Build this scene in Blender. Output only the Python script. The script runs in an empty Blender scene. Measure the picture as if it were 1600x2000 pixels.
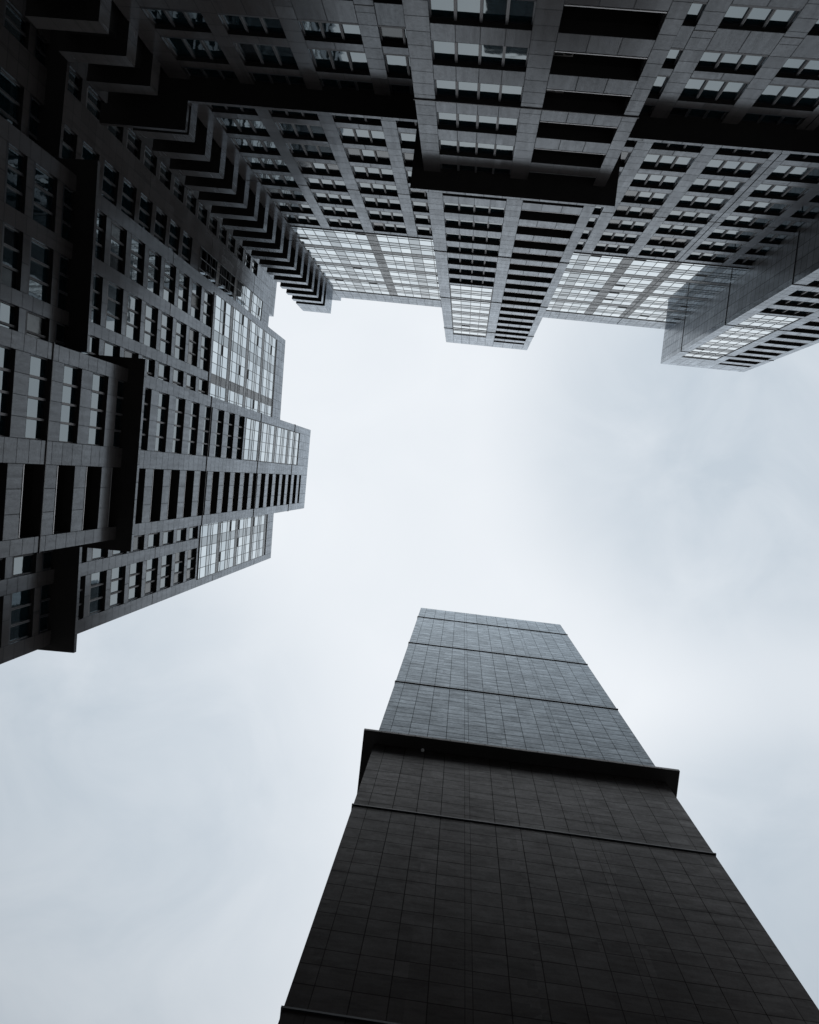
import bpy, math, random
from mathutils import Matrix, Vector
random.seed(7)
C = bpy.context.scene.collection
S = bpy.context.scene

# ------------------------------------------------------------------ camera
# world: +X = image right, +Y = image down, +Z = up (the camera looks up at the zenith)
a, b, c = 0.03685584, 0.06671699, 0.11073891
Rx = Matrix(((1,0,0),(0,math.cos(a),-math.sin(a)),(0,math.sin(a),math.cos(a))))
Ry = Matrix(((math.cos(b),0,math.sin(b)),(0,1,0),(-math.sin(b),0,math.cos(b))))
Rz = Matrix(((math.cos(c),-math.sin(c),0),(math.sin(c),math.cos(c),0),(0,0,1)))
M = Rx @ Ry @ Rz                                   # rows: camera right, down, forward in world axes
rot = Matrix((M[0], -M[1], -M[2])).transposed()
cd = bpy.data.cameras.new('camera'); cam = bpy.data.objects.new('camera', cd); C.objects.link(cam)
cam.matrix_world = rot.to_4x4()
cd.sensor_fit = 'VERTICAL'; cd.sensor_height = 24.0; cd.lens = 24.0*1602/2000
cd.clip_start = 0.1; cd.clip_end = 5000
S.camera = cam
S.view_settings.view_transform = 'Standard'; S.view_settings.look = 'None'
S.view_settings.gamma = 1.0; S.view_settings.exposure = 0.0
S.view_settings.use_curve_mapping = False
S.cycles.max_bounces = 8; S.cycles.glossy_bounces = 5; S.cycles.diffuse_bounces = 3
GROUND = -1.6

# ------------------------------------------------------------------ world: overcast sky
SUN_DIR = Vector((0.05, 0.12, 1.0)).normalized()
SUN_EL, SUN_AZ = math.asin(SUN_DIR.z), math.atan2(SUN_DIR.x, SUN_DIR.y)
W = bpy.data.worlds.new('World'); S.world = W; W.use_nodes = True
nt = W.node_tree; nt.nodes.clear()
def nd(t, kind, **kw):
    n = t.nodes.new(kind)
    for k, v in kw.items():
        setattr(n, k, v)
    return n
def val(t, sock, v):
    if isinstance(v, (int, float)): sock.default_value = v
    elif isinstance(v, (tuple, list)): sock.default_value = v
    else: t.links.new(v, sock)
def mth(t, op, x, y=None, z=None, clamp=False):
    n = nd(t, 'ShaderNodeMath', operation=op, use_clamp=clamp)
    val(t, n.inputs[0], x)
    if y is not None: val(t, n.inputs[1], y)
    if z is not None: val(t, n.inputs[2], z)
    return n.outputs[0]
def mixc(t, f, x, y, blend='MIX'):
    n = nd(t, 'ShaderNodeMix', data_type='RGBA', blend_type=blend)
    val(t, n.inputs[0], f); val(t, n.inputs[6], x); val(t, n.inputs[7], y)
    return n.outputs[2]
def noise(t, vec, scale, detail=3, rough=0.5, dist=0.0):
    n = nd(t, 'ShaderNodeTexNoise'); t.links.new(vec, n.inputs['Vector'])
    n.inputs['Scale'].default_value = scale; n.inputs['Detail'].default_value = detail
    n.inputs['Roughness'].default_value = rough; n.inputs['Distortion'].default_value = dist
    return n.outputs['Fac']
def ramp(t, f, lo, hi, a=0.0, b=1.0):
    n = nd(t, 'ShaderNodeMapRange', interpolation_type='SMOOTHSTEP')
    val(t, n.inputs[0], f)
    for i, v in enumerate((lo, hi, a, b)): n.inputs[i+1].default_value = v
    return n.outputs[0]
tc = nd(nt, 'ShaderNodeTexCoord'); D = tc.outputs['Generated']
sep = nd(nt, 'ShaderNodeSeparateXYZ'); nt.links.new(D, sep.inputs[0])
sky = nd(nt, 'ShaderNodeTexSky', sky_type='NISHITA'); sky.sun_disc = False
sky.sun_elevation = SUN_EL; sky.sun_rotation = SUN_AZ
def blob(direction, lo, hi):                      # a broad darker bank of cloud in one part of the sky
    n = nd(nt, 'ShaderNodeVectorMath', operation='DOT_PRODUCT')
    nt.links.new(D, n.inputs[0]); n.inputs[1].default_value = Vector(direction).normalized()
    return ramp(nt, n.outputs['Value'], lo, hi)
n1 = noise(nt, D, 2.6, 4, 0.5, 0.4)
n2 = noise(nt, D, 7.0, 5, 0.55, 0.6)
cl = mth(nt, 'ADD', mth(nt, 'MULTIPLY', n1, 0.65), mth(nt, 'MULTIPLY', n2, 0.35))
dark = ramp(nt, cl, 0.62, 0.36)
bank = mth(nt, 'ADD', blob((0.34, -0.10, 1), 0.945, 0.998), mth(nt, 'ADD', blob((-0.52, 0.50, 1), 0.91, 1.0), blob((0.50, 0.52, 1), 0.955, 1.0)))
dk = mth(nt, 'MULTIPLY_ADD', mth(nt, 'MULTIPLY', bank, mth(nt, 'MULTIPLY_ADD', n2, 1.6, 0.20)), 0.80, mth(nt, 'MULTIPLY', dark, 0.13), clamp=True)
cloud = mixc(nt, dk, (0.865, 0.905, 0.95, 1), (0.56, 0.635, 0.71, 1))
lum = ramp(nt, sep.outputs[2], 0.25, 0.97, 0.08, 1.0)      # overcast sky: dim towards the horizon
hz = nd(nt, 'ShaderNodeMapRange'); val(nt, hz.inputs[0], sep.outputs[2])
cloud = mixc(nt, 1.0, cloud, lum, 'MULTIPLY')
c10 = nd(nt, 'ShaderNodeVectorMath', operation='SCALE'); nt.links.new(cloud, c10.inputs[0]); c10.inputs['Scale'].default_value = 10.0
mixw = mixc(nt, 0.985, sky.outputs[0], c10.outputs[0])
bg = nd(nt, 'ShaderNodeBackground'); nt.links.new(mixw, bg.inputs[0]); bg.inputs[1].default_value = 0.1
wo = nd(nt, 'ShaderNodeOutputWorld'); nt.links.new(bg.outputs[0], wo.inputs[0])

sl = bpy.data.lights.new('sun', 'SUN'); sl.energy = 0.5; sl.angle = math.radians(90); sl.color = (1, 0.99, 0.97)
so = bpy.data.objects.new('sun', sl); C.objects.link(so)
so.rotation_euler = (-SUN_DIR).to_track_quat('-Z', 'Y').to_euler()

# ------------------------------------------------------------------ materials
def mat(name):
    m = bpy.data.materials.new(name); m.use_nodes = True
    t = m.node_tree; t.nodes.clear()
    p = nd(t, 'ShaderNodeBsdfPrincipled'); o = nd(t, 'ShaderNodeOutputMaterial')
    t.links.new(p.outputs[0], o.inputs[0])
    return m, t, p
def stone(name, col, rough=0.42, line=0.016, linedark=0.42, stain=0.35, pan=0.16, linev=None, smear=False, ior=1.42, tint=(0.90, 0.985, 1.07)):
    m, t, p = mat(name)
    uv = nd(t, 'ShaderNodeUVMap').outputs[0]
    tx = nd(t, 'ShaderNodeTexCoord').outputs['Object']
    s = nd(t, 'ShaderNodeSeparateXYZ'); t.links.new(uv, s.inputs[0])
    du = mth(t, 'PINGPONG', s.outputs[0], 0.5); dv = mth(t, 'PINGPONG', s.outputs[1], 0.5)
    lu = mth(t, 'LESS_THAN', du, line); lv = mth(t, 'LESS_THAN', dv, linev or line*1.4)
    ln = mth(t, 'MAXIMUM', lu, lv)
    fl = nd(t, 'ShaderNodeVectorMath', operation='FLOOR'); t.links.new(uv, fl.inputs[0])
    fo = nd(t, 'ShaderNodeVectorMath', operation='SCALE'); t.links.new(tx, fo.inputs[0]); fo.inputs['Scale'].default_value = 0.25
    ff = nd(t, 'ShaderNodeVectorMath', operation='FLOOR'); t.links.new(fo.outputs[0], ff.inputs[0])
    ad = nd(t, 'ShaderNodeVectorMath', operation='ADD'); t.links.new(fl.outputs[0], ad.inputs[0]); t.links.new(ff.outputs[0], ad.inputs[1])
    wn = nd(t, 'ShaderNodeTexWhiteNoise'); t.links.new(ad.outputs[0], wn.inputs['Vector'])
    pv = mth(t, 'MULTIPLY_ADD', wn.outputs['Value'], pan, 1-pan/2)
    big = noise(t, tx, 0.22, 4, 0.6)
    mp = nd(t, 'ShaderNodeMapping'); t.links.new(tx, mp.inputs[0]); mp.inputs['Scale'].default_value = (0.30, 0.30, 1.1) if smear else (1.6, 1.6, 0.16); p.inputs['IOR'].default_value = ior
    streak = noise(t, mp.outputs[0], 1.0, 5, 0.65)
    st = ramp(t, streak, 0.50, 0.72, 0, stain)
    fine = noise(t, tx, 14.0, 3, 0.7)
    k = mth(t, 'MULTIPLY', pv, mth(t, 'MULTIPLY_ADD', big, 0.5, 0.75))
    k = mth(t, 'MULTIPLY', k, mth(t, 'SUBTRACT', 1.0, st))
    k = mth(t, 'MULTIPLY', k, mth(t, 'MULTIPLY_ADD', fine, 0.5, 0.75))
    k = mth(t, 'MULTIPLY', k, mth(t, 'MULTIPLY_ADD', ln, linedark-1, 1.0))
    cc = nd(t, 'ShaderNodeVectorMath', operation='SCALE'); cc.inputs[0].default_value = col[:3]; t.links.new(k, cc.inputs['Scale'])
    t.links.new(cc.outputs[0], p.inputs['Base Color'])
    r = mth(t, 'MULTIPLY_ADD', streak, 0.20, rough-0.11)
    r = mth(t, 'ADD', r, mth(t, 'MULTIPLY', ln, 0.25))
    r = mth(t, 'ADD', r, mth(t, 'MULTIPLY', wn.outputs['Value'], 0.04))
    t.links.new(r, p.inputs['Roughness'])
    # polished face: cool tinted reflection over the diffuse stone, none in the joints
    p.inputs['Specular IOR Level'].default_value = 0.0
    gl = nd(t, 'ShaderNodeBsdfGlossy'); gl.inputs['Color'].default_value = (*tint, 1)
    t.links.new(r, gl.inputs['Roughness'])
    fr = nd(t, 'ShaderNodeFresnel'); fr.inputs['IOR'].default_value = ior
    ms = nd(t, 'ShaderNodeMixShader')
    patch = mth(t, 'MULTIPLY_ADD', noise(t, mp.outputs[0], 2.2, 6, 0.7), 2.0 if smear else 1.1, 0.0 if smear else 0.45)
    grit = mth(t, 'MULTIPLY_ADD', noise(t, tx, 5.0, 4, 0.8), 1.2, 0.40)
    gf = mth(t, 'MULTIPLY', mth(t, 'MULTIPLY', patch, grit), mth(t, 'MULTIPLY_ADD', wn.outputs['Value'], 0.24, 0.88))
    gf = mth(t, 'MULTIPLY', gf, mth(t, 'MULTIPLY_ADD', ln, -0.75, 1.0))
    t.links.new(mth(t, 'MULTIPLY', fr.outputs[0], gf, clamp=True), ms.inputs[0])
    t.links.new(p.outputs[0], ms.inputs[1]); t.links.new(gl.outputs[0], ms.inputs[2])
    ou = [n for n in t.nodes if n.type == 'OUTPUT_MATERIAL'][0]
    t.links.new(ms.outputs[0], ou.inputs[0])
    return m
def plain(name, col, rough=0.5, metal=0.0, var=0.15):
    m, t, p = mat(name)
    tx = nd(t, 'ShaderNodeTexCoord').outputs['Object']
    k = mth(t, 'MULTIPLY_ADD', noise(t, tx, 1.3, 4, 0.6), 2*var, 1-var)
    cc = nd(t, 'ShaderNodeVectorMath', operation='SCALE'); cc.inputs[0].default_value = col[:3]; t.links.new(k, cc.inputs['Scale'])
    t.links.new(cc.outputs[0], p.inputs['Base Color'])
    p.inputs['Roughness'].default_value = rough; p.inputs['Metallic'].default_value = metal
    return m
def glass(name, col, ior=2.0, metal=0.0, mcol=None, rough=0.03, bump=0.02, bs=0.8):
    m, t, p = mat(name)
    p.inputs['Base Color'].default_value = (*col, 1)
    p.inputs['Roughness'].default_value = rough; p.inputs['IOR'].default_value = ior
    p.inputs['Metallic'].default_value = metal; p.inputs['Specular Tint'].default_value = (1, 1, 1, 1) if metal > 0.5 else (0.78, 0.93, 1.0, 1)
    tx = nd(t, 'ShaderNodeTexCoord').outputs['Object']
    bp = nd(t, 'ShaderNodeBump'); bp.inputs['Strength'].default_value = 1.0; bp.inputs['Distance'].default_value = bump
    t.links.new(noise(t, tx, bs, 2, 0.5), bp.inputs['Height']); t.links.new(bp.outputs[0], p.inputs['Normal'])
    return m
M_STONE = stone('pale granite cladding', (0.098, 0.090, 0.089), rough=0.19, ior=1.36)
M_STONE_S = stone('dark polished granite cladding', (0.016, 0.0125, 0.0115), rough=0.19, ior=1.22, tint=(0.87, 0.985, 1.08), line=0.016, linev=0.034, smear=True, linedark=0.45, stain=0.5, pan=0.22)
M_STONE_SL = stone('dark brown flamed granite cladding', (0.047, 0.039, 0.037), rough=0.36, ior=1.15, tint=(0.98, 0.99, 1.0), line=0.014, linev=0.018, linedark=0.55, smear=True, stain=0.4, pan=0.25)
M_SIDE = stone('granite cladding lightened for side light', (0.125, 0.118, 0.116), rough=0.36, ior=1.36, line=0.020, stain=0.3)  # same granite as the fronts; brighter side light put into a paler, rougher copy
M_SLAB = stone('balcony granite cladding', (0.13, 0.122, 0.120), rough=0.24, line=0.012)
M_BEIGE = stone('beige curtain wall stone', (0.140, 0.132, 0.127), rough=0.26, ior=1.25, tint=(0.93, 0.97, 1.0), line=0.0, stain=0.2)
M_DARK = plain('recess with painted shade', (0.016, 0.015, 0.015), 0.8)  # shade inside the balcony recesses painted in as a near-black colour
M_SOFF = plain('soffit stone with painted shade', (0.028, 0.026, 0.026), 0.8)  # stone undersides, their shade put into the colour
M_METAL = plain('dark bronze metal', (0.030, 0.034, 0.042), 0.45, 0.3)
M_MULL = plain('grey aluminium', (0.17, 0.17, 0.18), 0.5, 0.2)
M_RAIL = plain('handrail steel', (0.36, 0.36, 0.37), 0.35, 0.6)
M_CWM = plain('curtain wall mullion', (0.035, 0.05, 0.06), 0.4, 0.3)
M_GLASS = glass('window glass', (0.006, 0.018, 0.024), 2.25, bump=0.006)
M_GLASSD = glass('dark window glass', (0.008, 0.010, 0.012), 1.45, rough=0.12)
M_CURT = plain('curtain behind glass', (0.10, 0.11, 0.10), 0.35)
M_CWG = glass('curtain wall glass', (0.43, 0.485, 0.515), 1.5, metal=1.0, bump=0.005, bs=0.5)
M_CWG2 = glass('curtain wall glass, darker panes', (0.34, 0.395, 0.425), 1.5, metal=1.0, bump=0.010, bs=0.8)
M_CWG3 = glass('curtain wall glass, palest panes', (0.50, 0.555, 0.58), 1.5, metal=1.0, bump=0.006, bs=0.6)
M_CWP = glass('grey spandrel glass', (0.18, 0.215, 0.235), 1.5, metal=1.0, rough=0.04, bump=0.003)
M_CWP2 = glass('pale spandrel glass', (0.30, 0.335, 0.35), 1.5, metal=1.0, rough=0.04, bump=0.003)
M_OPEN = plain('open casement', (0.006, 0.006, 0.007), 0.9)
M_ROOF = plain('roof membrane', (0.12, 0.12, 0.12), 0.9)
M_WHITE = plain('white painted metal', (0.85, 0.87, 0.88), 0.4)
M_PAVE = stone('paving', (0.16, 0.155, 0.15), rough=0.7, ior=1.2, tint=(1, 1, 1))

# ------------------------------------------------------------------ mesh builder
class MB:
    def __init__(s): s.v=[]; s.f=[]; s.uv=[]; s.m=[]; s.mats=[]
    def quad(s, P, UV, m):
        if m not in s.mats: s.mats.append(m)
        i = len(s.v); s.v += [tuple(p) for p in P]; s.f.append((i,i+1,i+2,i+3)); s.uv.append(UV); s.m.append(s.mats.index(m))
    # local axes: x along the facade, y outwards, z up
    def box(s, x0,x1,y0,y1,z0,z1, m, nu=1, v0=0.0, v1=1.0, skip='', side=None, bot=None, nd_=1):
        sd = side or m; bt = bot or m
        if 'F' not in skip: s.quad([(x1,y1,z0),(x0,y1,z0),(x0,y1,z1),(x1,y1,z1)], [(nu,v0),(0,v0),(0,v1),(nu,v1)], m)
        if 'B' not in skip: s.quad([(x0,y0,z0),(x1,y0,z0),(x1,y0,z1),(x0,y0,z1)], [(0,v0),(nu,v0),(nu,v1),(0,v1)], m)
        if 'L' not in skip: s.quad([(x0,y1,z0),(x0,y0,z0),(x0,y0,z1),(x0,y1,z1)], [(nd_,v0),(0,v0),(0,v1),(nd_,v1)], sd)
        if 'R' not in skip: s.quad([(x1,y0,z0),(x1,y1,z0),(x1,y1,z1),(x1,y0,z1)], [(0,v0),(nd_,v0),(nd_,v1),(0,v1)], sd)
        if 'U' not in skip: s.quad([(x0,y0,z1),(x1,y0,z1),(x1,y1,z1),(x0,y1,z1)], [(0,0),(nu,0),(nu,nd_),(0,nd_)], m)
        if 'D' not in skip: s.quad([(x0,y0,z0),(x0,y1,z0),(x1,y1,z0),(x1,y0,z0)], [(0,0),(0,nd_),(nu,nd_),(nu,0)], bt)
    def weld(s):
        seen = {}; nv = []; mp = []
        for v in s.v:
            k = tuple(round(c, 4) for c in v)
            if k not in seen: seen[k] = len(nv); nv.append(v)
            mp.append(seen[k])
        s.v = nv; s.f = [tuple(mp[i] for i in f) for f in s.f]; return s
    def mesh(s, name):
        me = bpy.data.meshes.new(name); me.from_pydata(s.v, [], s.f)
        for m in s.mats: me.materials.append(m)
        ul = me.uv_layers.new(name='UVMap'); k = 0
        for i, p in enumerate(me.polygons):
            p.material_index = s.m[i]
            for q in range(4): ul.data[k].uv = s.uv[i][q]; k += 1
        me.update(); return me

def link(name, me, parent=None, mw=None):
    o = bpy.data.objects.new(name, me); C.objects.link(o)
    if parent is not None: o.parent = parent
    if mw is not None: o.matrix_basis = mw
    return o
def thing(name, label, cat, loc):
    o = bpy.data.objects.new(name, None); C.objects.link(o); o.location = loc
    o.empty_display_size = 1.0
    o['label'] = label; o['category'] = cat; return o
class Frame:
    """facade frame: x along the facade, y outwards, z up; m maps to the building's own axes"""
    def __init__(s, root, origin, angle):
        s.root = root
        s.m = Matrix.Translation(Vector(origin) - Vector(root.location)) @ Matrix.Rotation(angle, 4, 'Z')
    def put(s, name, mb, parent=None):
        return link(name, mb.mesh(name), s.root if parent is None else parent, s.m if parent is None else None)
    def at(s, name, me, x, y, z):
        return link(name, me, s.root, s.m @ Matrix.Translation((x, y, z)))

REC = 0.24
# ------------------------------------------------------------------ windows
_wc = {}
def window_mesh(w, h, n, wing, variant):
    key = (round(w,3), round(h,3), n, wing, variant)
    if key in _wc: return _wc[key]
    f = MB(); g = MB()
    sh = 0.20 if wing else 0.12
    f.box(0, w, -REC+0.02, -0.03 if wing else -0.10, 0, sh, M_METAL, skip='B')               # dark sill
    f.box(0, 0.05, -REC, -REC+0.05, sh, h, M_MULL, skip='BU'); f.box(w-0.05, w, -REC, -REC+0.05, sh, h, M_MULL, skip='BU')
    f.box(0.05, w-0.05, -REC, -REC+0.04, h-0.05, h, M_METAL, skip='BU')
    f.box(0.05, w-0.05, -REC, -REC+0.04, sh, sh+0.04, M_METAL, skip='BD')
    wide = 0.11
    for i in range(1, n):
        x = w*i/n
        f.box(x-wide/2, x+wide/2, -REC, -REC+0.10, sh, h, M_MULL, skip='BU')
        if wing: f.box(x-0.02, x+0.02, -REC+0.10, -REC+0.12, sh, h, M_METAL, skip='BU')
    for i in range(n):
        m = M_GLASS
        if variant == 1 and i != 1: m = M_GLASSD
        if variant == 2 and i == 0: m = M_GLASSD
        if variant == 3: m = M_CURT if i == 1 else M_GLASS
        if variant == 4: m = M_GLASSD
        x0, x1 = w*i/n, w*(i+1)/n
        g.quad([(x1,-REC,0),(x0,-REC,0),(x0,-REC,h),(x1,-REC,h)], [(1,0),(0,0),(0,1),(1,1)], m)
    _wc[key] = (f.mesh('window'), g.weld().mesh('pane')); return _wc[key]
winlist = []
def add_window(fr, x0, x1, z0, z1, n, wing, far=False):
    r = random.random()
    v = 0 if r < 0.74 else 1 if r < 0.82 else 2 if r < 0.90 else 3 if r < 0.93 else 4
    if n == 4: v = 0
    winlist.append((fr, x0, x1, z0, z1, n, wing, v, far))
def flush_windows(root):
    """the windows that show largest are parts of their own, the smallest remainder one part"""
    rest_f = []
    ws = [w for w in winlist if w[0].root == root]
    for w in list(ws): winlist.remove(w)
    def size(w):
        fr, x0, x1, z0 = w[0], w[1], w[2], w[3]
        p = fr.m @ Vector((0.5*(x0+x1), 0, z0)) + root.location
        u = M @ p
        px, py = 800+1602*u.x/u.z, 1000+1602*u.y/u.z
        vis = -60 < px < 1660 and -60 < py < 2060
        return ((x1-x0)/p.z + (0 if vis else -9))
    ws.sort(key=size, reverse=True)
    for w in ws[:100]:
        fr, x0, x1, z0, z1, n, wing, v, far = w
        mf, mg = window_mesh(x1-x0, z1-z0, n, wing, v)
        o = fr.at('window', mf, x0, 0, z0)
        link('pane', mg, o)
    if len(ws) > 100:
        F = MB(); G = MB()
        for fr, x0, x1, z0, z1, n, wing, v, far in ws[100:]:
            for src, dst in zip(window_mesh(x1-x0, z1-z0, n, wing, v), (F, G)):
                base = len(dst.v); mm = fr.m @ Matrix.Translation((x0, 0, z0))
                for q in src.vertices: dst.v.append(tuple(mm @ q.co))
                for p in src.polygons:
                    dst.f.append(tuple(base+i for i in p.vertices)); dst.uv.append([(0,0),(1,0),(1,1),(0,1)])
                    m = src.materials[p.material_index]
                    if m not in dst.mats: dst.mats.append(m)
                    dst.m.append(dst.mats.index(m))
        o = link('window', F.mesh('window'), root, Matrix.Identity(4)); o['kind'] = 'stuff'
        g = link('pane', G.mesh('pane'), o); g['kind'] = 'stuff'

TH = 0.48                                          # facade skin thickness
# ------------------------------------------------------------------ opening levels
def wing_opens(zlo=22.0, zhi=70.5):
    out = []
    k = 0
    while True:
        s = 1.40 + 3*k; e = s + 2.35; k += 1
        if s < zlo: continue
        if e > zhi: break
        if 34 < s < 35: e = 36.40 - 0.25
        elif 37 < s < 38: s = 37.95
        if 43 < s < 45: e = min(e, 44.80)
        out.append((s, e))
    return out
def tower_opens(zhi, zlo=22.0):
    out = []; k = 0
    while True:
        s = 1.60 + 3*k; e = s + 1.78; k += 1
        if s < zlo: continue
        if s > zhi: break
        if 43 < s < 45: e = 44.80
        out.append((s, e))
    return out
def merge_beam(mb, x0, x1, z, opens, ztop, nu, m, y0=-TH):
    """stone between openings of one bay"""
    for s, e in opens:
        if s > z + 0.01:
            h = s - z; nv = 1 if h < 4 else round(h/1.0)
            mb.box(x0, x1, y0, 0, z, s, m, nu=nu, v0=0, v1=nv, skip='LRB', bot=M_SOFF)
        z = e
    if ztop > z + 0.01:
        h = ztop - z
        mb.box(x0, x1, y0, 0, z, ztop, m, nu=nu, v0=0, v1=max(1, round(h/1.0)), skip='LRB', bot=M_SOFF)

# ------------------------------------------------------------------ curtain wall
def cw_rows(z, ztop):
    """(z0, z1, kind) rows of one curtain wall: vision, spandrel, vent light, repeated every storey"""
    rows = []; k = 0
    while z < ztop - 0.3:
        for h, kind in ((1.57, 'vision'), (0.92, 'grey' if k % 2 == 0 else 'beige'), (0.52, 'vent')):
            e = min(z+h, ztop)
            if e - z > 0.12: rows.append((z, e, kind))
            z = e
            if z >= ztop - 0.05: break
        k += 1
    return rows
def curtain(fr, cols, zbot, zfirst, ztop, y=0.0, opens=0.05, name='curtain_wall'):
    """cols: list of (x0, x1, kind) with kind glass / grey / stone"""
    f = MB(); g = MB(); sp = g
    rows = ([(zbot, zfirst, 'vent')] if zfirst > zbot+0.1 else []) + cw_rows(zfirst, ztop)
    X0, X1 = cols[0][0], cols[-1][1]
    for x0, x1, kind in cols:
        for z0, z1, rk in rows:
            P = [(x1,y-0.015,z0),(x0,y-0.015,z0),(x0,y-0.015,z1),(x1,y-0.015,z1)]; UV = [(1,0),(0,0),(0,1),(1,1)]
            if kind == 'stone' or rk == 'beige': sp.quad(P, UV, M_BEIGE)
            elif kind == 'grey': sp.quad(P, UV, M_CWP)
            elif rk == 'grey': sp.quad(P, UV, M_CWP if random.random() < .5 else M_CWP2)
            elif rk == 'vent' and random.random() < opens*2.2: g.quad(P, UV, M_OPEN)
            else: g.quad(P, UV, random.choice((M_CWG, M_CWG, M_CWG, M_CWG3, M_CWG2)))
        # vertical mullion at the left of every column
        f.box(x0-0.025, x0+0.025, y-0.015, y+0.003, zbot, ztop, M_CWM, skip='BUD')
    f.box(X1-0.025, X1+0.025, y-0.015, y+0.003, zbot, ztop, M_CWM, skip='BUD')
    for z0, z1, rk in rows:
        f.box(X0-0.03, X1+0.03, y-0.015, y+0.008, z0-0.028, z0+0.028, M_CWM, skip='BLR')
    f.box(X0-0.03, X1+0.03, y-0.05, y+0.04, ztop-0.06, ztop+0.10, M_CWM, skip='B')
    f.box(X0-0.03, X1+0.03, y-0.05, y+0.06, zbot-0.10, zbot, M_METAL, skip='B')
    o = fr.put(name, f)
    link('glazing', g.weld().mesh('glazing'), o)
    return o
def split(x0, x1, n, kind='glass'):
    return [(x0+(x1-x0)*i/n, x0+(x1-x0)*(i+1)/n, kind) for i in range(n)]

# ------------------------------------------------------------------ trims
def string_course(fr, x0, x1, z, left=0, right=0, h=0.06, p=0.045, m=None):
    """thin dark drip strip; left/right = depth of its returns round the corners"""
    f = MB(); m = m or M_METAL
    f.box(x0-(p if left else 0), x1+(p if right else 0), 0.0, p, z, z+h, m, skip='B')
    if left: f.box(x0-p, x0, -left, 0, z, z+h, m)
    if right: f.box(x1, x1+p, -right, 0, z, z+h, m)
    return fr.put('string_course', f)
def cornice(fr, x0, x1, front, z=44.80, th=0.30, left=None, right=None, m=None, py=1.0):
    """flat projecting slab; left/right = (side projection, return depth)"""
    f = MB(); m = m or M_STONE
    xl = x0-(left[0] if left else 0); xr = x1+(right[0] if right else 0)
    n = max(1, round((xr-xl)/py))
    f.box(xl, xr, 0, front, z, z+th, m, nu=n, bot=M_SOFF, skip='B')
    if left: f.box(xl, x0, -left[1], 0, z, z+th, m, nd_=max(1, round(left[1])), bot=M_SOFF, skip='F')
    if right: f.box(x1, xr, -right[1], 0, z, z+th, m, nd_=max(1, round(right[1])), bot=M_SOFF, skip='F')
    return fr.put('cornice', f)

# ------------------------------------------------------------------ facade types
def wing(fr, bays, piers, ztop=98.0, joint=None, opens=None, zglass=70.55):
    """bays (x0,x1,panes), piers (x0,x1); stone up to the curtain wall"""
    w = MB(); opens = opens or wing_opens()
    for x0, x1 in piers:
        w.box(x0, x1, -TH, 0, GROUND, zglass, M_STONE, nu=1, v0=GROUND/1.0, v1=zglass/1.0, skip='BU')
    for x0, x1, n in bays:
        merge_beam(w, x0, x1, GROUND, opens, zglass, max(1, n-1), M_STONE)
        for s, e in opens: add_window(fr, x0, x1, s, e, n, True)
    return fr.put('wall', w)
def tower_front(fr, x0, xs, ztop=99.2, zg0=70.2, zg1=93.35, bal_top=95.7, sides=(None, None), rails=True, zlo=22.0, balcony_from=22.0):
    """projecting tower: pier, 4-light windows, pier, open balconies, pier; xs = five inner edges + outer edge"""
    a, b_, c_, d_, e_ = xs
    w = MB(); wo_ = [o for o in tower_opens(zg0-1.0, zlo)]; bo = tower_opens(bal_top-1.0, zlo)
    bo = [(s, min(e, bal_top)) for s, e in bo]
    for p0, p1 in ((x0, a), (b_, c_), (d_, e_)):
        w.box(p0, p1, -TH, 0, GROUND, ztop, M_STONE, nu=1, v0=GROUND, v1=ztop, skip='B')
    merge_beam(w, a, b_, GROUND, wo_, zg0-0.1, 4, M_STONE)
    w.box(a, b_, -TH, 0, zg1+0.1, ztop, M_STONE, nu=4, v0=0, v1=4, skip='LRB', bot=M_SOFF)
    merge_beam(w, c_, d_, GROUND, bo, ztop, 3, M_STONE)
    for s, e in wo_: add_window(fr, a, b_, s, e, 4, False)
    wall = fr.put('wall', w)
    curtain(fr, split(a+0.05, b_-0.05, 4), zg0-0.1, zg0, zg1+0.08, y=-0.04, opens=0.02)
    bm = {}
    for s, e in bo:
        h = round(e-s, 2)
        if h not in bm:
            q = MB(); W_ = d_-c_; dep = 1.5
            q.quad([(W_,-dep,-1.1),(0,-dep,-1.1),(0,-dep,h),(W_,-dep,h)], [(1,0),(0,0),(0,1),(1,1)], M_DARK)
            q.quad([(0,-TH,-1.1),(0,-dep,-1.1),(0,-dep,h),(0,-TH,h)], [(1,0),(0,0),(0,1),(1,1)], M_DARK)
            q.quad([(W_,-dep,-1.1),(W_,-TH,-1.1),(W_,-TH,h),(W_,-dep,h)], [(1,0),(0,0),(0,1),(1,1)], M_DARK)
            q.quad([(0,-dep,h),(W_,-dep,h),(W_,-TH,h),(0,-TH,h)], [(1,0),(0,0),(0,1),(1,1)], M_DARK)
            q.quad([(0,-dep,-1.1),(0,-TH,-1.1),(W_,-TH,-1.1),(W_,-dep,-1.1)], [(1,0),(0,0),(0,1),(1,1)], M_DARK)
            # door frame in the back wall
            q.box(W_*0.30, W_*0.34, -dep, -dep+0.06, -1.1, h-0.2, M_METAL, skip='B')
            q.box(W_*0.70, W_*0.74, -dep, -dep+0.06, -1.1, h-0.2, M_METAL, skip='B')
            rl = MB()
            rl.box(0.02, W_-0.02, -0.06, -0.01, 0.07, 0.13, M_RAIL)
            for i in range(5):
                x = 0.1+(W_-0.2)*i/4
                rl.box(x-0.015, x+0.015, -0.05, -0.02, 0.0, 0.07, M_RAIL, skip='UD')
            bm[h] = (q.mesh('balcony'), rl.mesh('handrail'))
        o = fr.at('balcony', bm[h][0], c_, 0, s)
        link('handrail', bm[h][1], o)
    return wall

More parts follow.
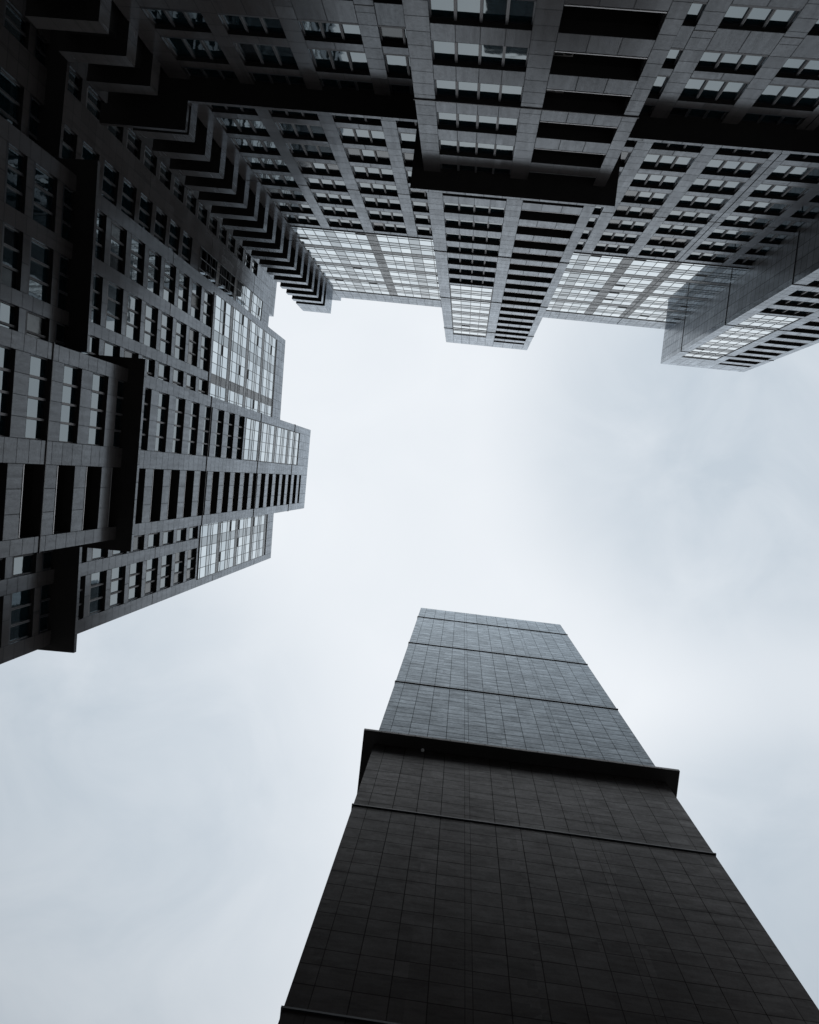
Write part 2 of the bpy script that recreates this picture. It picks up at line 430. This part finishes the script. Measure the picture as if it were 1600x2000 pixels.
def core(fr, x0, x1, y0, y1, z0, z1, m=M_STONE, name='wall', side_n=None):
    q = MB(); d = y1-y0
    q.box(x0, x1, y0, y1, z0, z1, m, nu=max(1, round((x1-x0)/0.95)), v0=z0, v1=z1, nd_=max(1, round(d/0.95)))
    # roof skin a little above
    q.quad([(x0+.3,y0+.3,z1+.01),(x1-.3,y0+.3,z1+.01),(x1-.3,y1-.3,z1+.01),(x0+.3,y1-.3,z1+.01)], [(0,0),(1,0),(1,1),(0,1)], M_ROOF)
    return fr.put(name, q)

# ================================================================== ground
g = MB(); g.quad([(-1500,-1500,GROUND),(1500,-1500,GROUND),(1500,1500,GROUND),(-1500,1500,GROUND)], [(0,0),(3000,0),(3000,3000),(0,3000)], M_PAVE)
go = link('ground', g.mesh('ground')); go['kind'] = 'structure'

# ================================================================== north building
NB = thing('apartment_building', 'long grey granite apartment block with zigzag corner balconies, two projecting towers and mirrored upper storeys', 'building', (0, -22, GROUND))
DN, DB = 20.2, 16.4
FW = Frame(NB, (0, -DN, 0), 0.0)                     # wings
FB = Frame(NB, (0, -DB, 0), 0.0)                     # projecting towers
# left wing
PL = [(-18.55,-17.38),(-14.55,-13.75),(-10.87,-9.98),(-7.15,-6.26)]
BL = [(-17.38,-14.55,3),(-13.75,-10.87,3),(-9.98,-7.15,3),(-6.26,-4.05,2)]
wing(FW, BL, PL[1:])
PR = [(7.53,8.45),(11.25,12.13),(15.10,15.50),(15.56,16.00),(19.10,19.80)]
BR = [(5.64,7.53,2),(8.45,11.25,3),(12.13,15.10,3),(16.00,19.10,3),(19.80,21.45,2)]
wing(FW, BR, PR)
colsL = split(-17.33,-14.52,3)+[(-14.52,-13.60,'grey')]+split(-13.60,-10.80,3)+[(-10.80,-9.92,'stone')]+split(-9.92,-7.14,3)+[(-7.14,-6.21,'grey')]+split(-6.21,-4.08,2)
curtain(FW, colsL, 70.65, 71.30, 94.15, y=0.0, opens=0.05)
colsR = split(5.67,7.53,2)+[(7.53,8.45,'grey')]+split(8.45,11.18,3)+[(11.18,12.10,'stone')]+split(12.10,15.08,3)+[(15.08,15.50,'stone'),(15.56,16.00,'stone')]+split(16.00,19.05,3)+[(19.05,19.85,'grey')]+split(19.85,21.42,2)
curtain(FW, colsR, 70.65, 71.30, 94.15, y=0.0, opens=0.07)
pw = MB()
pw.box(-17.38, -4.05, -TH, 0, 94.27, 98.0, M_STONE, nu=14, v0=0, v1=3)
pw.box(5.64, 15.50, -TH, 0, 94.27, 98.0, M_STONE, nu=10, v0=0, v1=3)
pw.box(15.56, 21.45, -TH, 0, 94.27, 98.0, M_STONE, nu=6, v0=0, v1=3)
# end pier and stair block behind the corner balconies
pw.box(-18.55, -17.38, -4.0, 0, GROUND, 99.9, M_STONE, nu=1, v0=GROUND, v1=99.9, nd_=4)
pw.box(15.50, 15.56, -0.3, -0.06, GROUND, 97.9, M_METAL)
FW.put('parapet', pw)
core(FW, -17.38, 21.45, -14, -TH-0.02, GROUND, 97.4)
# towers
for off, z0 in ((0.0, 22.0), (25.45, 22.0)):
    xs = (-3.13+off, 0.58+off, 1.52+off, 5.00+off, 5.64+off)
    tower_front(FB, -4.05+off, xs)
    q = MB()                                        # blank side walls and body behind the front skin
    q.box(-4.05+off, 5.64+off, -14.0, -1.55, GROUND, 99.2, M_SIDE, nu=10, v0=GROUND, v1=99.2, nd_=13)
    for xa, xb in ((-4.05+off, -3.5+off), (5.1+off, 5.64+off)):
        q.box(xa, xb, -1.55, -TH, GROUND, 99.2, M_SIDE, nu=1, v0=GROUND, v1=99.2, nd_=1, skip='F')
    q.box(-3.5+off, 5.1+off, -1.55, -TH, 96.0, 99.2, M_ROOF, skip='F')
    FB.put('wall', q)
    cornice(FB, -4.05+off, 5.64+off, 0.98, left=(0.65, 3.75), right=(0.65, 3.75))
    for z in (21.5, 36.42, 60.1, 75.1, 90.0):
        string_course(FB, -4.05+off, 5.64+off, z, left=3.75, right=3.75)
cornice(FW, -17.38, -4.70, 1.15)
cornice(FW, 6.30, 20.80, 1.15)
for z in (36.42, 60.1):
    for x0, x1 in PL[1:]+PR: string_course(FW, x0, x1, z, p=0.015)
for z in (75.1, 90.0): string_course(FW, -18.5, -17.4, z, p=0.015)
for z in (36.42, 60.1): string_course(FW, -18.5, -17.4, z, p=0.015)
# corner balconies: L shaped parapets wrapped round the convex corner
YA, XR, XL = -18.55, -18.46, -21.87
FA = Frame(NB, (0, YA, 0), 0.0)
def lparapet(z0, z1, top=False):
    q = MB()
    ym = YA
    n = 3
    # front leg and side leg, coordinates in FA (y=0 at the front face)
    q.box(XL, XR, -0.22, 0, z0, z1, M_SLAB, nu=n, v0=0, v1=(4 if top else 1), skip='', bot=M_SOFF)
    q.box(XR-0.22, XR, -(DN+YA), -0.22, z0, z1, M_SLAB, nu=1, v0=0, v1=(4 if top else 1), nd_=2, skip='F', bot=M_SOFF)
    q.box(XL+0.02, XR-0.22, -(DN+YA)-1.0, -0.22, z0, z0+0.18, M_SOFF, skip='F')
    return FA.put('balcony', q)
k = 0
while True:
    z = 0.28 + 3*k; k += 1
    if z < 22: continue
    if z > 94.5: break
    if 44 < z < 46: z = 45.25
    lparapet(z, z + 1.05 if not 45 < z < 46 else 46.3)
lparapet(95.6, 99.9, True)
q = MB()
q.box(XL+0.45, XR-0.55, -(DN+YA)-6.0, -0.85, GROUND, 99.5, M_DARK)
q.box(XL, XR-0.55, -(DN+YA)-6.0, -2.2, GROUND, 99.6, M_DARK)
FA.put('wall', q)
f = MB()
f.box(XL-0.35, XR+1.1, 0, 1.1, 44.80, 45.10, M_STONE, nu=4, bot=M_SOFF)
f.box(XR, XR+1.1, -(DN+YA), 0, 44.80, 45.10, M_STONE, nd_=2, bot=M_SOFF, skip='F')
f.box(XL, XR, -3.0, 0, 44.80, 45.10, M_STONE, bot=M_SOFF, skip='F')
FA.put('cornice', f)
flush_windows(NB)

# ================================================================== west building
WB = thing('apartment_building', 'grey granite apartment block at the left edge, without zigzag balconies, one balconied tower standing proud', 'building', (-24, 0, GROUND))
KW = 0.036
def wf(d0, k): return Frame(WB, (-d0, 0, 0), -math.pi/2 - k)       # facade x runs along -Y
FWW = wf(22.70, KW)
# local x = -y.  north part: y -14.5 .. -4.19 ; south part: y 5.38 .. 11.79
def neg(L): return [(-q[1], -q[0], *q[2:]) for q in L][::-1]
PN = neg([(-14.50,-13.57),(-10.75,-9.85),(-6.97,-6.20)])
BN = neg([(-13.57,-10.75,3),(-9.85,-6.97,3),(-6.20,-4.19,2)])
wing(FWW, BN, PN)
PS = neg([(7.45,8.28),(10.93,11.79)])
BS = neg([(5.38,7.45,2),(8.28,10.93,3)])
wing(FWW, BS, PS)
colsN = neg(split(-13.80,-10.75,3)+[(-10.75,-9.85,'grey')]+split(-9.85,-6.97,3)+[(-6.97,-6.15,'stone')]+split(-6.15,-4.22,2))
curtain(FWW, colsN, 70.0, 70.6, 93.75, opens=0.05)
colsS = neg(split(5.40,7.45,2)+[(7.45,8.28,'grey')]+split(8.28,11.12,3))
curtain(FWW, colsS, 70.4, 71.0, 94.9, opens=0.09)
pw = MB()
pw.box(4.19, 13.83, -TH, 0, 93.9, 98.0, M_STONE, nu=10, v0=0, v1=3)
pw.box(13.83, 14.50, -TH, 0, 70.55, 98.0, M_STONE, nu=1, v0=70, v1=97)
FWW.put('parapet', pw); pw = MB()
pw.box(-11.15, -5.38, -TH, 0, 95.05, 98.0, M_STONE, nu=6, v0=0, v1=3)
pw.box(-11.79, -11.15, -TH, 0, 70.55, 98.0, M_STONE, nu=1, v0=70, v1=97)
FWW.put('parapet', pw)
q = MB()
q.box(-11.79, 14.50, -12.0, -TH-0.02, GROUND, 97.4, M_STONE, nu=26, v0=GROUND, v1=97.4, nd_=12)
q.box(-11.79, -11.15, -TH-0.02, -TH, GROUND, 97.4, M_STONE)
FWW.put('wall', q)
# tower: y -4.19 .. 5.38 ; the windows are on the north side, balconies to the south
KB = 0.020
class MFrame(Frame):
    pass
FWB = wf(19.18, KB)
# mirrored order along local x (= -y): outer pier, balcony, pier, window, outer pier
def tower_front_m(fr):
    w = MB()
    P = [(-5.38,-4.64),(-1.34,-0.24),(3.44,4.19)]
    for p0, p1 in P: w.box(p0, p1, -TH, 0, GROUND, 99.2, M_STONE, nu=1, v0=GROUND, v1=99.2, skip='B')
    wo_ = tower_opens(69.0); bo = [(s, min(e, 95.7)) for s, e in tower_opens(94.7)]
    merge_beam(w, -0.24, 3.44, GROUND, wo_, 70.0, 4, M_STONE)
    w.box(-0.24, 3.44, -TH, 0, 93.1, 99.2, M_STONE, nu=4, v0=0, v1=5, skip='LRB', bot=M_SOFF)
    merge_beam(w, -4.64, -1.34, GROUND, bo, 99.2, 3, M_STONE)
    for s, e in wo_: add_window(fr, -0.24, 3.44, s, e, 4, False)
    fr.put('wall', w)
    curtain(fr, split(-0.19, 3.39, 4), 70.0, 70.1, 93.0, y=-0.04, opens=0.02)
    bm = {}
    for s, e in bo:
        h = round(e-s, 2)
        if h not in bm:
            q = MB(); W_ = 3.30; dep = 1.5
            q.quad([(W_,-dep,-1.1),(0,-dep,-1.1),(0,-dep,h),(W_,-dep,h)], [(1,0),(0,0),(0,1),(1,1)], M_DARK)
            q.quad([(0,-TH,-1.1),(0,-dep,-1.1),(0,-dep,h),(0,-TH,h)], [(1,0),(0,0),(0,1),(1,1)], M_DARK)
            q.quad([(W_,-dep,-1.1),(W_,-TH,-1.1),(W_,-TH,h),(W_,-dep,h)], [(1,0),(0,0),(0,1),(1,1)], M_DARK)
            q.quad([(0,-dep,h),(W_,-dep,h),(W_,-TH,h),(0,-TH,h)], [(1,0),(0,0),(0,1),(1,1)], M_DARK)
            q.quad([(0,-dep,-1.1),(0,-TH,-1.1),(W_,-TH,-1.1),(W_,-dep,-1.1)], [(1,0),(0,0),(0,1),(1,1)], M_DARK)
            rl = MB()
            rl.box(0.02, W_-0.02, -0.06, -0.01, 0.07, 0.13, M_RAIL)
            for i in range(5):
                x = 0.1+(W_-0.2)*i/4
                rl.box(x-0.015, x+0.015, -0.05, -0.02, 0.0, 0.07, M_RAIL, skip='UD')
            bm[h] = (q.mesh('balcony'), rl.mesh('handrail'))
        o = fr.at('balcony', bm[h][0], -4.64, 0, s)
        link('handrail', bm[h][1], o)
    q = MB()
    q.box(-5.38, 4.19, -12.0, -1.55, GROUND, 99.2, M_STONE, nu=10, v0=GROUND, v1=99.2, nd_=11)
    for xa, xb in ((-5.38, -4.75), (3.6, 4.19)):
        q.box(xa, xb, -1.55, -TH, GROUND, 99.2, M_STONE, nu=1, v0=GROUND, v1=99.2, skip='F')
    q.box(-4.75, 3.6, -1.55, -TH, 96.0, 99.2, M_ROOF, skip='F')
    fr.put('wall', q)
tower_front_m(FWB)
cornice(FWB, -5.38, 4.19, 0.93, left=(0.62, 3.3), right=(0.62, 3.6))
for z in (21.5, 36.42, 59.9, 74.9, 90.0):
    string_course(FWB, -5.38, 4.19, z, left=3.0, right=3.6)
cornice(FWW, 4.82, 14.50, 1.15, right=(0.9, 2.7))
cornice(FWW, -11.79, -6.0, 1.40, left=(0.35, 6.0))
for z in (36.42, 60.0):
    for x0, x1 in PN+PS: string_course(FWW, x0, x1, z, p=0.015)
for z in (74.9, 90.0): string_course(FWW, -11.79, -11.2, z, p=0.015)
# set back corner: plane x = -25.45, y -24 .. -14.5
FWS = wf(25.45, 0.0)
so_ = wing_opens()
w = MB()
BSB = [(15.30, 18.15, 3), (20.12, 21.50, 2)]
for p0, p1 in ((14.0, 15.30), (18.15, 20.12), (21.50, 24.0)):
    w.box(p0, p1, -TH, 0, GROUND, 97.8, M_STONE, nu=max(1, round((p1-p0)/0.95)), v0=GROUND, v1=97.8, skip='B')
merge_beam(w, 15.30, 18.15, GROUND, so_, 72.0, 3, M_STONE)
w.box(15.30, 18.15, -TH, 0, 94.4, 97.8, M_STONE, nu=3, v0=0, v1=3, skip='LRB')
hi = []
z = 70.4
while z < 90: hi.append((z, z+2.35)); z += 3.0
merge_beam(w, 20.12, 21.50, GROUND, so_+hi, 97.8, 1, M_STONE)
for s, e in so_: add_window(FWS, 15.30, 18.15, s, e, 3, True)
for s, e in so_+hi: add_window(FWS, 20.12, 21.50, s, e, 2, True)
FWS.put('wall', w)
curtain(FWS, split(15.33, 18.12, 3), 72.0, 72.4, 94.3, y=-0.02, opens=0.04)
q = MB()
q.box(14.0, 24.0, -10.0, -TH-0.02, GROUND, 97.4, M_STONE, nu=10, v0=GROUND, v1=97.4, nd_=10)
q.box(17.5, 24.0, -6.0, 0.0, 97.8, 99.9, M_STONE, nu=6, v0=0, v1=2, nd_=6)
FWS.put('wall', q)
cornice(FWS, 15.4, 24.0, 1.1)
for z in (36.42, 60.0, 75.0, 90.0): 
    string_course(FWS, 18.15, 20.12, z, p=0.015)
flush_windows(WB)

# ================================================================== south tower
ST = thing('tower_block', 'dark windowless stone clad tower with panel joints and one cornice, standing alone', 'tower', (4.7, 20, GROUND))
DS = 15.2
FS = Frame(ST, (0, DS, 0), math.pi)                  # local x = -world x, outwards = -Y
E = [-.2214,-.1775,-.104,-.031,.0425,.1152,.1299,.2055,.280,.3543,.4268,.4887,.5094,.5834,.6549,.7262,.80,.8475]
E = [-q*DS for q in E][::-1]
zs = [GROUND]; k = 0
while True:
    done = False
    for o_ in (0.37, 1.22, 2.35):
        z = 3*k + o_
        if z > 95.1: done = True; break
        zs.append(z)
    k += 1
    if done: break
zs.append(95.4)
q = MB()
def panel_col(q, xs, y, axis):
    for i in range(len(xs)-1):
        for j in range(len(zs)-1):
            x0, x1, z0, z1 = xs[i], xs[i+1], zs[j], zs[j+1]
            if axis == 'F': P = [(x1,y,z0),(x0,y,z0),(x0,y,z1),(x1,y,z1)]
            elif axis == 'L': P = [(y,x1,z0),(y,x0,z0),(y,x0,z1),(y,x1,z1)]
            else: P = [(y,x0,z0),(y,x1,z0),(y,x1,z1),(y,x0,z1)]
            q.quad(P, [(i+1,j),(i,j),(i,j+1),(i+1,j+1)] if axis != 'R' else [(i,j),(i+1,j),(i+1,j+1),(i,j+1)], M_STONE_SL if z0 < 45.3 else M_STONE_S)
panel_col(q, E, 0.0, 'F')
dy = [-10+1.1*i for i in range(9)]+[0.0]
panel_col(q, dy, E[0], 'L'); panel_col(q, dy, E[-1], 'R')
q.quad([(E[0],-10,95.4),(E[-1],-10,95.4),(E[-1],0,95.4),(E[0],0,95.4)], [(0,0),(1,0),(1,1),(0,1)], M_ROOF)
q.quad([(E[0],-10,GROUND),(E[-1],-10,GROUND),(E[-1],-10,95.4),(E[0],-10,95.4)], [(0,0),(9,0),(9,97),(0,97)], M_STONE_S)
FS.put('wall', q)
cornice(FS, E[0], E[-1], 0.72, z=45.4, th=0.26, left=(0.66, 10), right=(0.66, 10), m=M_STONE_SL)
for z in (22.1, 36.6, 59.85, 74.55, 89.0):
    string_course(FS, E[0], E[-1], z, left=10, right=10, h=0.08, p=0.06)

# ================================================================== small fittings
def aircon(x, ztop, label):
    t = thing('air_conditioner', label, 'air conditioner', (x, -17.25, ztop-0.62))
    t['group'] = 'air conditioners hung in the balcony recesses'
    q = MB(); q.box(-0.40, 0.40, -0.16, 0.16, 0, 0.56, M_AC)
    for i in range(6): q.box(-0.34, 0.02, 0.16, 0.175, 0.07+0.075*i, 0.10+0.075*i, M_METAL, skip='B')
    link('casing', q.mesh('casing'), t)
    f = MB(); n = 14
    for i in range(n):
        a0, a1 = 2*math.pi*i/n, 2*math.pi*(i+1)/n
        P = [(0.2+r*math.cos(a_), 0.168, 0.28+r*math.sin(a_)) for r, a_ in ((0.17,a0),(0.17,a1),(0.03,a1),(0.03,a0))]
        f.quad(P, [(0,0),(1,0),(1,1),(0,1)], M_OPEN)
    link('fan', f.weld().mesh('fan'), t)
    b = MB()
    for xx in (-0.3, 0.28): b.box(xx-0.02, xx+0.02, -0.14, 0.14, 0.56, 0.62, M_METAL)
    link('bracket', b.mesh('bracket'), t)
M_AC = plain('air conditioner casing', (0.34, 0.33, 0.32), 0.5)
aircon(1.95, 33.38, 'grey air conditioner left of the dark central balcony, the one nearest the top edge')
aircon(1.95, 36.38, 'grey air conditioner left in the central balcony just below the dark string course')
aircon(1.98, 42.38, 'grey air conditioner left in the central balcony one storey before the cornice')
aircon(4.55, 42.38, 'grey air conditioner at the right end of the central balcony before the cornice')
t = thing('wall_lamp', 'small white wall lamp under the cornice of the dark windowless tower', 'lamp', (-0.62, DS, 44.9))
q = MB(); q.box(-0.05, 0.05, -0.08, 0.0, 0.06, 0.16, M_METAL); link('bracket', q.mesh('bracket'), t)
q = MB()
n = 10
for i in range(n):
    a0, a1 = 2*math.pi*i/n, 2*math.pi*(i+1)/n
    for (r0, z0), (r1, z1) in zip(((0.001,-0.08),(0.06,-0.07),(0.10,-0.02),(0.09,0.05),(0.04,0.09)), ((0.06,-0.07),(0.10,-0.02),(0.09,0.05),(0.04,0.09),(0.001,0.10))):
        q.quad([(r0*math.cos(a0), -0.17+r0*math.sin(a0), z0), (r0*math.cos(a1), -0.17+r0*math.sin(a1), z0), (r1*math.cos(a1), -0.17+r1*math.sin(a1), z1), (r1*math.cos(a0), -0.17+r1*math.sin(a0), z1)], [(0,0),(1,0),(1,1),(0,1)], M_WHITE)
link('lamp_shade', q.weld().mesh('lamp_shade'), t)
